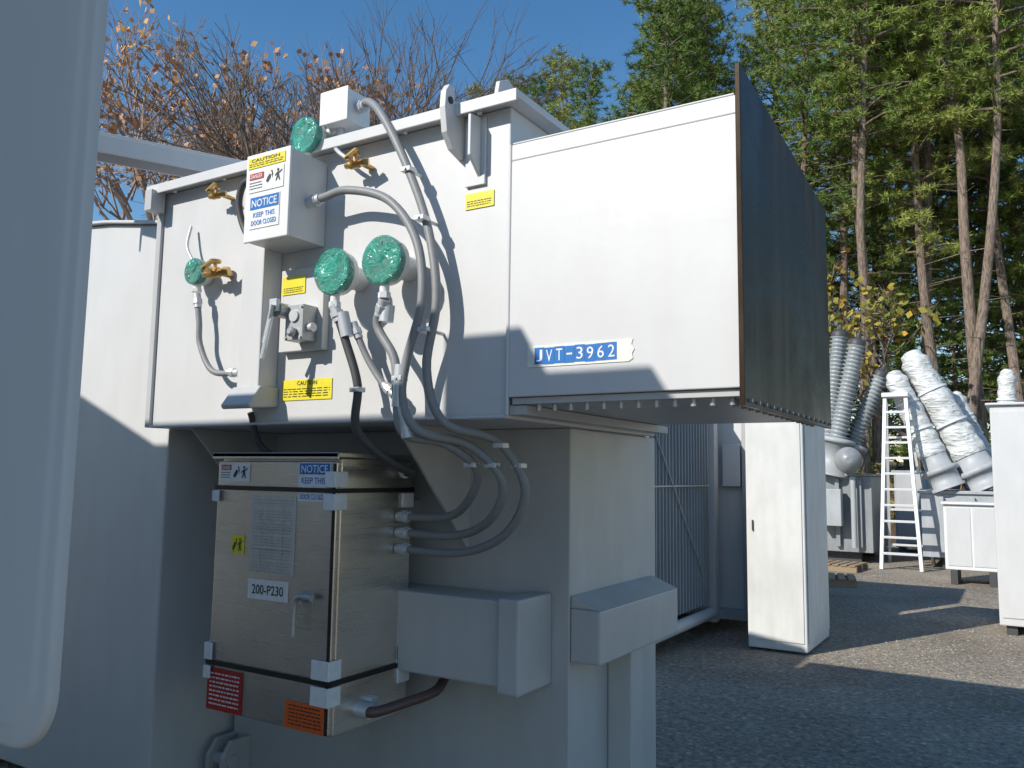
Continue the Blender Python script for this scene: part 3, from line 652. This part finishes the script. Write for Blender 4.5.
# ================================================================ TREES
def tufts(q,c,n,size,w,up=.25,rnd=random,flatz=1):
    for _ in range(n):
        d=V((rnd.gauss(0,1),rnd.gauss(0,1),rnd.gauss(0,1)*flatz+up)).normalized()
        s=V((rnd.gauss(0,1),rnd.gauss(0,1),rnd.gauss(0,1))); s=(s-d*s.dot(d)).normalized()*w
        b0=V(c)+d*size*.1; l=size*rnd.uniform(.6,1.1)
        o=len(q.v); q.v+=[tuple(b0-s),tuple(b0+s),tuple(b0+d*l)]; q.f.append((o,o+1,o+2)); q.m.append(0); q.s.append(False)
def pine_mesh(seed,h,start,wid,dens=1.0,full=False,lean=.7):
    rnd=random.Random(seed); tr=MB(); cr=MB()
    bx,by=rnd.uniform(-lean,lean)*1.6,rnd.uniform(-lean,lean)
    def axis(z): k=z/h; return V((bx*math.sin(k*2.6),by*math.sin(k*2.1),z))
    tr.tube([axis(h*i/9)+V((rnd.gauss(0,.06),rnd.gauss(0,.06),0)) for i in range(10)],.21,n=9,sub=3,r1=.03)
    z=start*h
    for i in range(14):
        zz=rnd.uniform(.12,max(start,.2))*h; a=rnd.uniform(0,6.28); p=axis(zz); tr.tube([p,p+V((math.cos(a),math.sin(a),-.05))*rnd.uniform(.5,1.8)],.025,n=4,sub=1,r1=.008)
    while z<h-.3:
        k=(z-start*h)/(h-start*h)
        R=wid*(math.sin(min(1,(k*1.6+.25))*math.pi/2))*(1-k**1.7)+.35
        if full: R=wid*(1-k)**.75+.35
        nb=rnd.choice((4,5) if full else (3,4,5))
        a0=rnd.uniform(0,6.28)
        for j in range(nb):
            if rnd.random()<.13: continue
            a=a0+j*6.28/nb+rnd.uniform(-.4,.4); r=R*rnd.uniform(.45,1.25)
            p=axis(z+rnd.uniform(-.2,.2)); e=p+V((math.cos(a)*r,math.sin(a)*r,r*rnd.uniform(-.22,.16)+k*.6))
            m_=p+(e-p)*.5+V((0,0,.10*r))
            tr.tube([p,m_,e],.05*(1-k)+.02,n=4,sub=2,r1=.01)
            nc=int((4+r*4.6)*dens)
            for c in range(nc):
                t_=.34+.70*(c/nc)**.8
                base=p.lerp(m_,t_*2) if t_<.5 else m_.lerp(e,(t_-.5)*2)
                pos=base+V((rnd.gauss(0,.18),rnd.gauss(0,.18),rnd.gauss(0,.09)-.02))
                sp=rnd.gauss(0,.28)*r*.75
                pos.x+= -math.sin(a)*sp; pos.y+=math.cos(a)*sp; pos.z-=abs(sp)*.15
                tufts(cr,pos,30,.27,.015,.25,rnd,.7)
        z+=rnd.uniform(.5,1.0) if not full else rnd.uniform(.38,.6)
    return tr,cr
PINES=[]
for i,(h,st,w,fu) in enumerate([(29,.40,4.0,0),(27,.34,3.6,0),(31,.46,4.3,0),(22,.12,3.9,1),(25,.16,3.8,0),(26,.5,3.0,0)]):
    tr,cr=pine_mesh(200+i,h,st,w,1.15,fu)
    e=thing('pine_tree','bushy conical green pine with low branches' if i==3 else 'tall green pine with long bare pale trunk','tree',(0,0,0),'pine trees behind the yard')
    a=tr.build('trunk',None,[BARK],recalc=False); b_=cr.build('crown',None,[NEEDLE],recalc=False)
    a.parent=e; b_.parent=e; PINES.append((e,a,b_,h))
def place(src,x,y,s,rot,z=0,lean=.04,first=[]):
    e,a,b_,h=src
    if e.name not in first:
        first.append(e.name); ne=e
    else:
        ne=e.copy(); COL.objects.link(ne)
        for c in (a,b_):
            if c is None: continue
            nc=c.copy(); COL.objects.link(nc); nc.parent=ne
    ne.location=(x,y,z); ne.scale=(s,s,s); ne.rotation_euler=(random.uniform(-lean,lean),random.uniform(-lean,lean),rot); return ne
def gz(y): return max(0,min((y-23)/5*.28,3)) 
rows=[(-9.9,34.0,4,.98),(-7.8,33.4,1,.98),(-6.3,36.2,0,1.0),(-4.9,33.0,2,.98),(-4.5,33.8,5,1.1),(-2.4,35.2,1,1.05),(-1.6,33.0,2,1.0),(-1.0,33.6,5,1.15),(.4,37,0,1.05),(2.2,35,0,1.0),(-3.4,37,0,1.1),
 (-10.2,38.5,4,1.05),(-8.2,40.4,4,1.1),(-6.0,41.7,4,1.2),(-3.9,41.5,4,1.15),(-1.8,42,4,1.25),(.4,42,4,1.3),(2.6,43,4,1.3),(4.6,45,4,1.2),(-5.2,38,3,.6),(-2.4,39,3,.55),(0.5,40,3,.62),(-7.8,38,3,.7),(2.8,40,3,.7),(-5.0,48,2,1.25),(-2.2,48,2,1.25),(.8,49,2,1.3),
 (-20.4,29.8,3,.88),(-18.4,30.6,3,.86),(-21.5,35,3,.96),(-16.6,32,3,.90),(-14.4,33.0,3,1.04),(-12.2,34.0,3,1.14),(-13.3,37.5,3,1.12),(-17.9,37,3,1.0),(-11.0,36.5,4,1.05)]
for (x,y,k,s) in rows: place(PINES[k],x,y,s,random.uniform(0,6.28),gz(y)*.9,.06)
# broadleaf
def broad_mesh(seed,h,leaf,spread=.5,depth=7,lsize=.12):
    rnd=random.Random(seed); tr=MB(); cr=MB()
    def br(p,d,l,r,dep):
        q=p+d*l; m_=p+d*l*.5+V((rnd.gauss(0,.05),rnd.gauss(0,.05),0))*l
        tr.tube([p,m_,q],r,n=6 if dep>4 else 3,sub=2 if dep>4 else 1,r1=r*.68)
        if leaf and dep<=2:
            for _ in range(leaf if leaf>=1 else (1 if rnd.random()<leaf else 0)):
                c=p+(q-p)*rnd.random()+V((rnd.gauss(0,.12),rnd.gauss(0,.12),rnd.gauss(0,.12)))
                a=V((rnd.gauss(0,1),rnd.gauss(0,1),rnd.gauss(0,1))).normalized(); b2=a.cross(V((rnd.gauss(0,1),rnd.gauss(0,1),rnd.gauss(0,1)))).normalized(); a*=lsize*rnd.uniform(.5,1); b2*=lsize*.6
                o=len(cr.v); cr.v+=[tuple(c-a),tuple(c-b2),tuple(c+a),tuple(c+b2)]; cr.f.append((o,o+1,o+2,o+3)); cr.m.append(0); cr.s.append(False)
        if dep==0: return
        for _ in range(rnd.choice((2,3,3)) if dep>1 else 3):
            nd=(d+V((rnd.gauss(0,spread),rnd.gauss(0,spread),rnd.gauss(0,spread*.6)+.08))).normalized()
            br(p+d*l*rnd.uniform(.55,1) if dep<depth-1 else q,nd,l*rnd.uniform(.66,.86),max(r*.62,.004),dep-1)
    br(V((0,0,0)),V((rnd.uniform(-.05,.05),0,1)).normalized(),h*.22,h*.012,depth)
    zm=max(v[2] for v in tr.v)
    s=h/zm
    for q in (tr,cr): q.v=[(v[0]*s,v[1]*s,v[2]*s) for v in q.v]
    return tr,cr
def mk(seed,h,leaf,lm,nm,lab,spread=.5,depth=7,ls=.12,tw=TWIG):
    tr,cr=broad_mesh(seed,h,leaf,spread,depth,ls)
    e=thing(nm,lab,'tree',(0,0,0),lab.split(' with')[0]+'s')
    a=tr.build('trunk',None,[tw],recalc=False); a.parent=e; b_=None
    if leaf: b_=cr.build('crown',None,[lm],recalc=False); b_.parent=e
    return (e,a,b_,h)
B1=mk(11,18,0,None,'bare_tree','leafless deciduous tree with fine dark twigs',.36,7)
B2=mk(22,19,0,None,'bare_tree','leafless deciduous tree with fine dark twigs',.36,7)
O1=mk(13,15.0,.9,ORLEAF,'autumn_tree','autumn tree with sparse russet leaves',.40,7,.10,PTWIG)
Y1=mk(14,8,1,YELEAF,'autumn_tree','small autumn tree with yellow and orange leaves',.5,6,.12)
for (x,y,s,src,ro) in [(-20.2,20.8,.95,B1,.5),(-19.0,21.2,1.0,B2,1.0),
  (-23.5,18.3,1.12,O1,0),(-26.2,17.4,1.0,O1,2),(-24.9,20.5,1.15,O1,4),
  (-5.2,31.5,1.2,Y1,0),(-3.2,31.0,1.0,Y1,2),(-6.4,30,.8,Y1,3)]:
    place(src,x,y,s,ro,gz(y)*.8)
# distant wood mass + undergrowth
q=MB(); rnd=random.Random(5)
for i in range(5000):
    x=rnd.uniform(-40,22); y=52+rnd.uniform(0,6); hmax=(21 if x>-10 else 12)+3*math.sin(x*1.3)
    tufts(q,(x,y,rnd.uniform(.5,hmax)),10,.8,.08,.2,rnd)
o=q.build('distant_woodland',None,[DNEEDLE],recalc=False); o['kind']='stuff'; o['label']='dense dark evergreen wood beyond the yard'; o['category']='woodland'
q=MB()
for i in range(2200):
    x=rnd.uniform(-30,10); y=rnd.uniform(26,34); tufts(q,(x,y,gz(y)*.6+abs(rnd.gauss(0,.6))),7,.4,.05,.5,rnd)
o=q.build('undergrowth',None,[UNDER],recalc=False); o['kind']='stuff'; o['label']='tangled autumn undergrowth below the trees'; o['category']='undergrowth'

# ================================================================ LIGHT, WORLD, CAMERA
w=bpy.data.worlds.new('World'); scene.world=w; w.use_nodes=True
t=w.node_tree; bg=t.nodes['Background']; sky=t.nodes.new('ShaderNodeTexSky'); sky.sky_type='NISHITA'; sky.sun_disc=False
L_=V((.35,.75,-.56)).normalized()
el=math.asin(-L_.z); az=math.atan2(-L_.x,-L_.y)
sky.sun_elevation=el; sky.sun_rotation=az%(2*math.pi); sky.air_density=1.15; sky.dust_density=.15; sky.ozone_density=1.7; sky.altitude=100
hs=t.nodes.new('ShaderNodeHueSaturation'); hs.inputs['Saturation'].default_value=1.3; hs.inputs['Value'].default_value=1.0
t.links.new(sky.outputs[0],hs.inputs['Color']); t.links.new(hs.outputs[0],bg.inputs[0]); bg.inputs[1].default_value=.145
ld=bpy.data.lights.new('sun','SUN'); ld.energy=5.0; ld.angle=math.radians(.53); ld.color=(1,.95,.86)
lo=bpy.data.objects.new('sun',ld); COL.objects.link(lo); lo.rotation_euler=L_.to_track_quat('-Z','Y').to_euler(); lo.location=(-10,-20,20)
cam=bpy.data.cameras.new('camera'); co_=bpy.data.objects.new('camera',cam); COL.objects.link(co_); scene.camera=co_
cam.sensor_width=17.3; cam.lens=14; cam.clip_start=.05; cam.clip_end=1500
yaw=math.radians(31.5); ti=math.atan(90/829)
F=V((-math.sin(yaw),math.cos(yaw),0)); R=V((math.cos(yaw),math.sin(yaw),0)); Z=V((0,0,1))
fw=F*math.cos(ti)+Z*math.sin(ti); up=Z*math.cos(ti)-F*math.sin(ti); k=.014
r_=(R+up*k).normalized(); u_=(up-R*k).normalized()
M=Matrix((r_,u_,-fw)).transposed().to_4x4(); M.translation=V((0,0,1.6)); co_.matrix_world=M
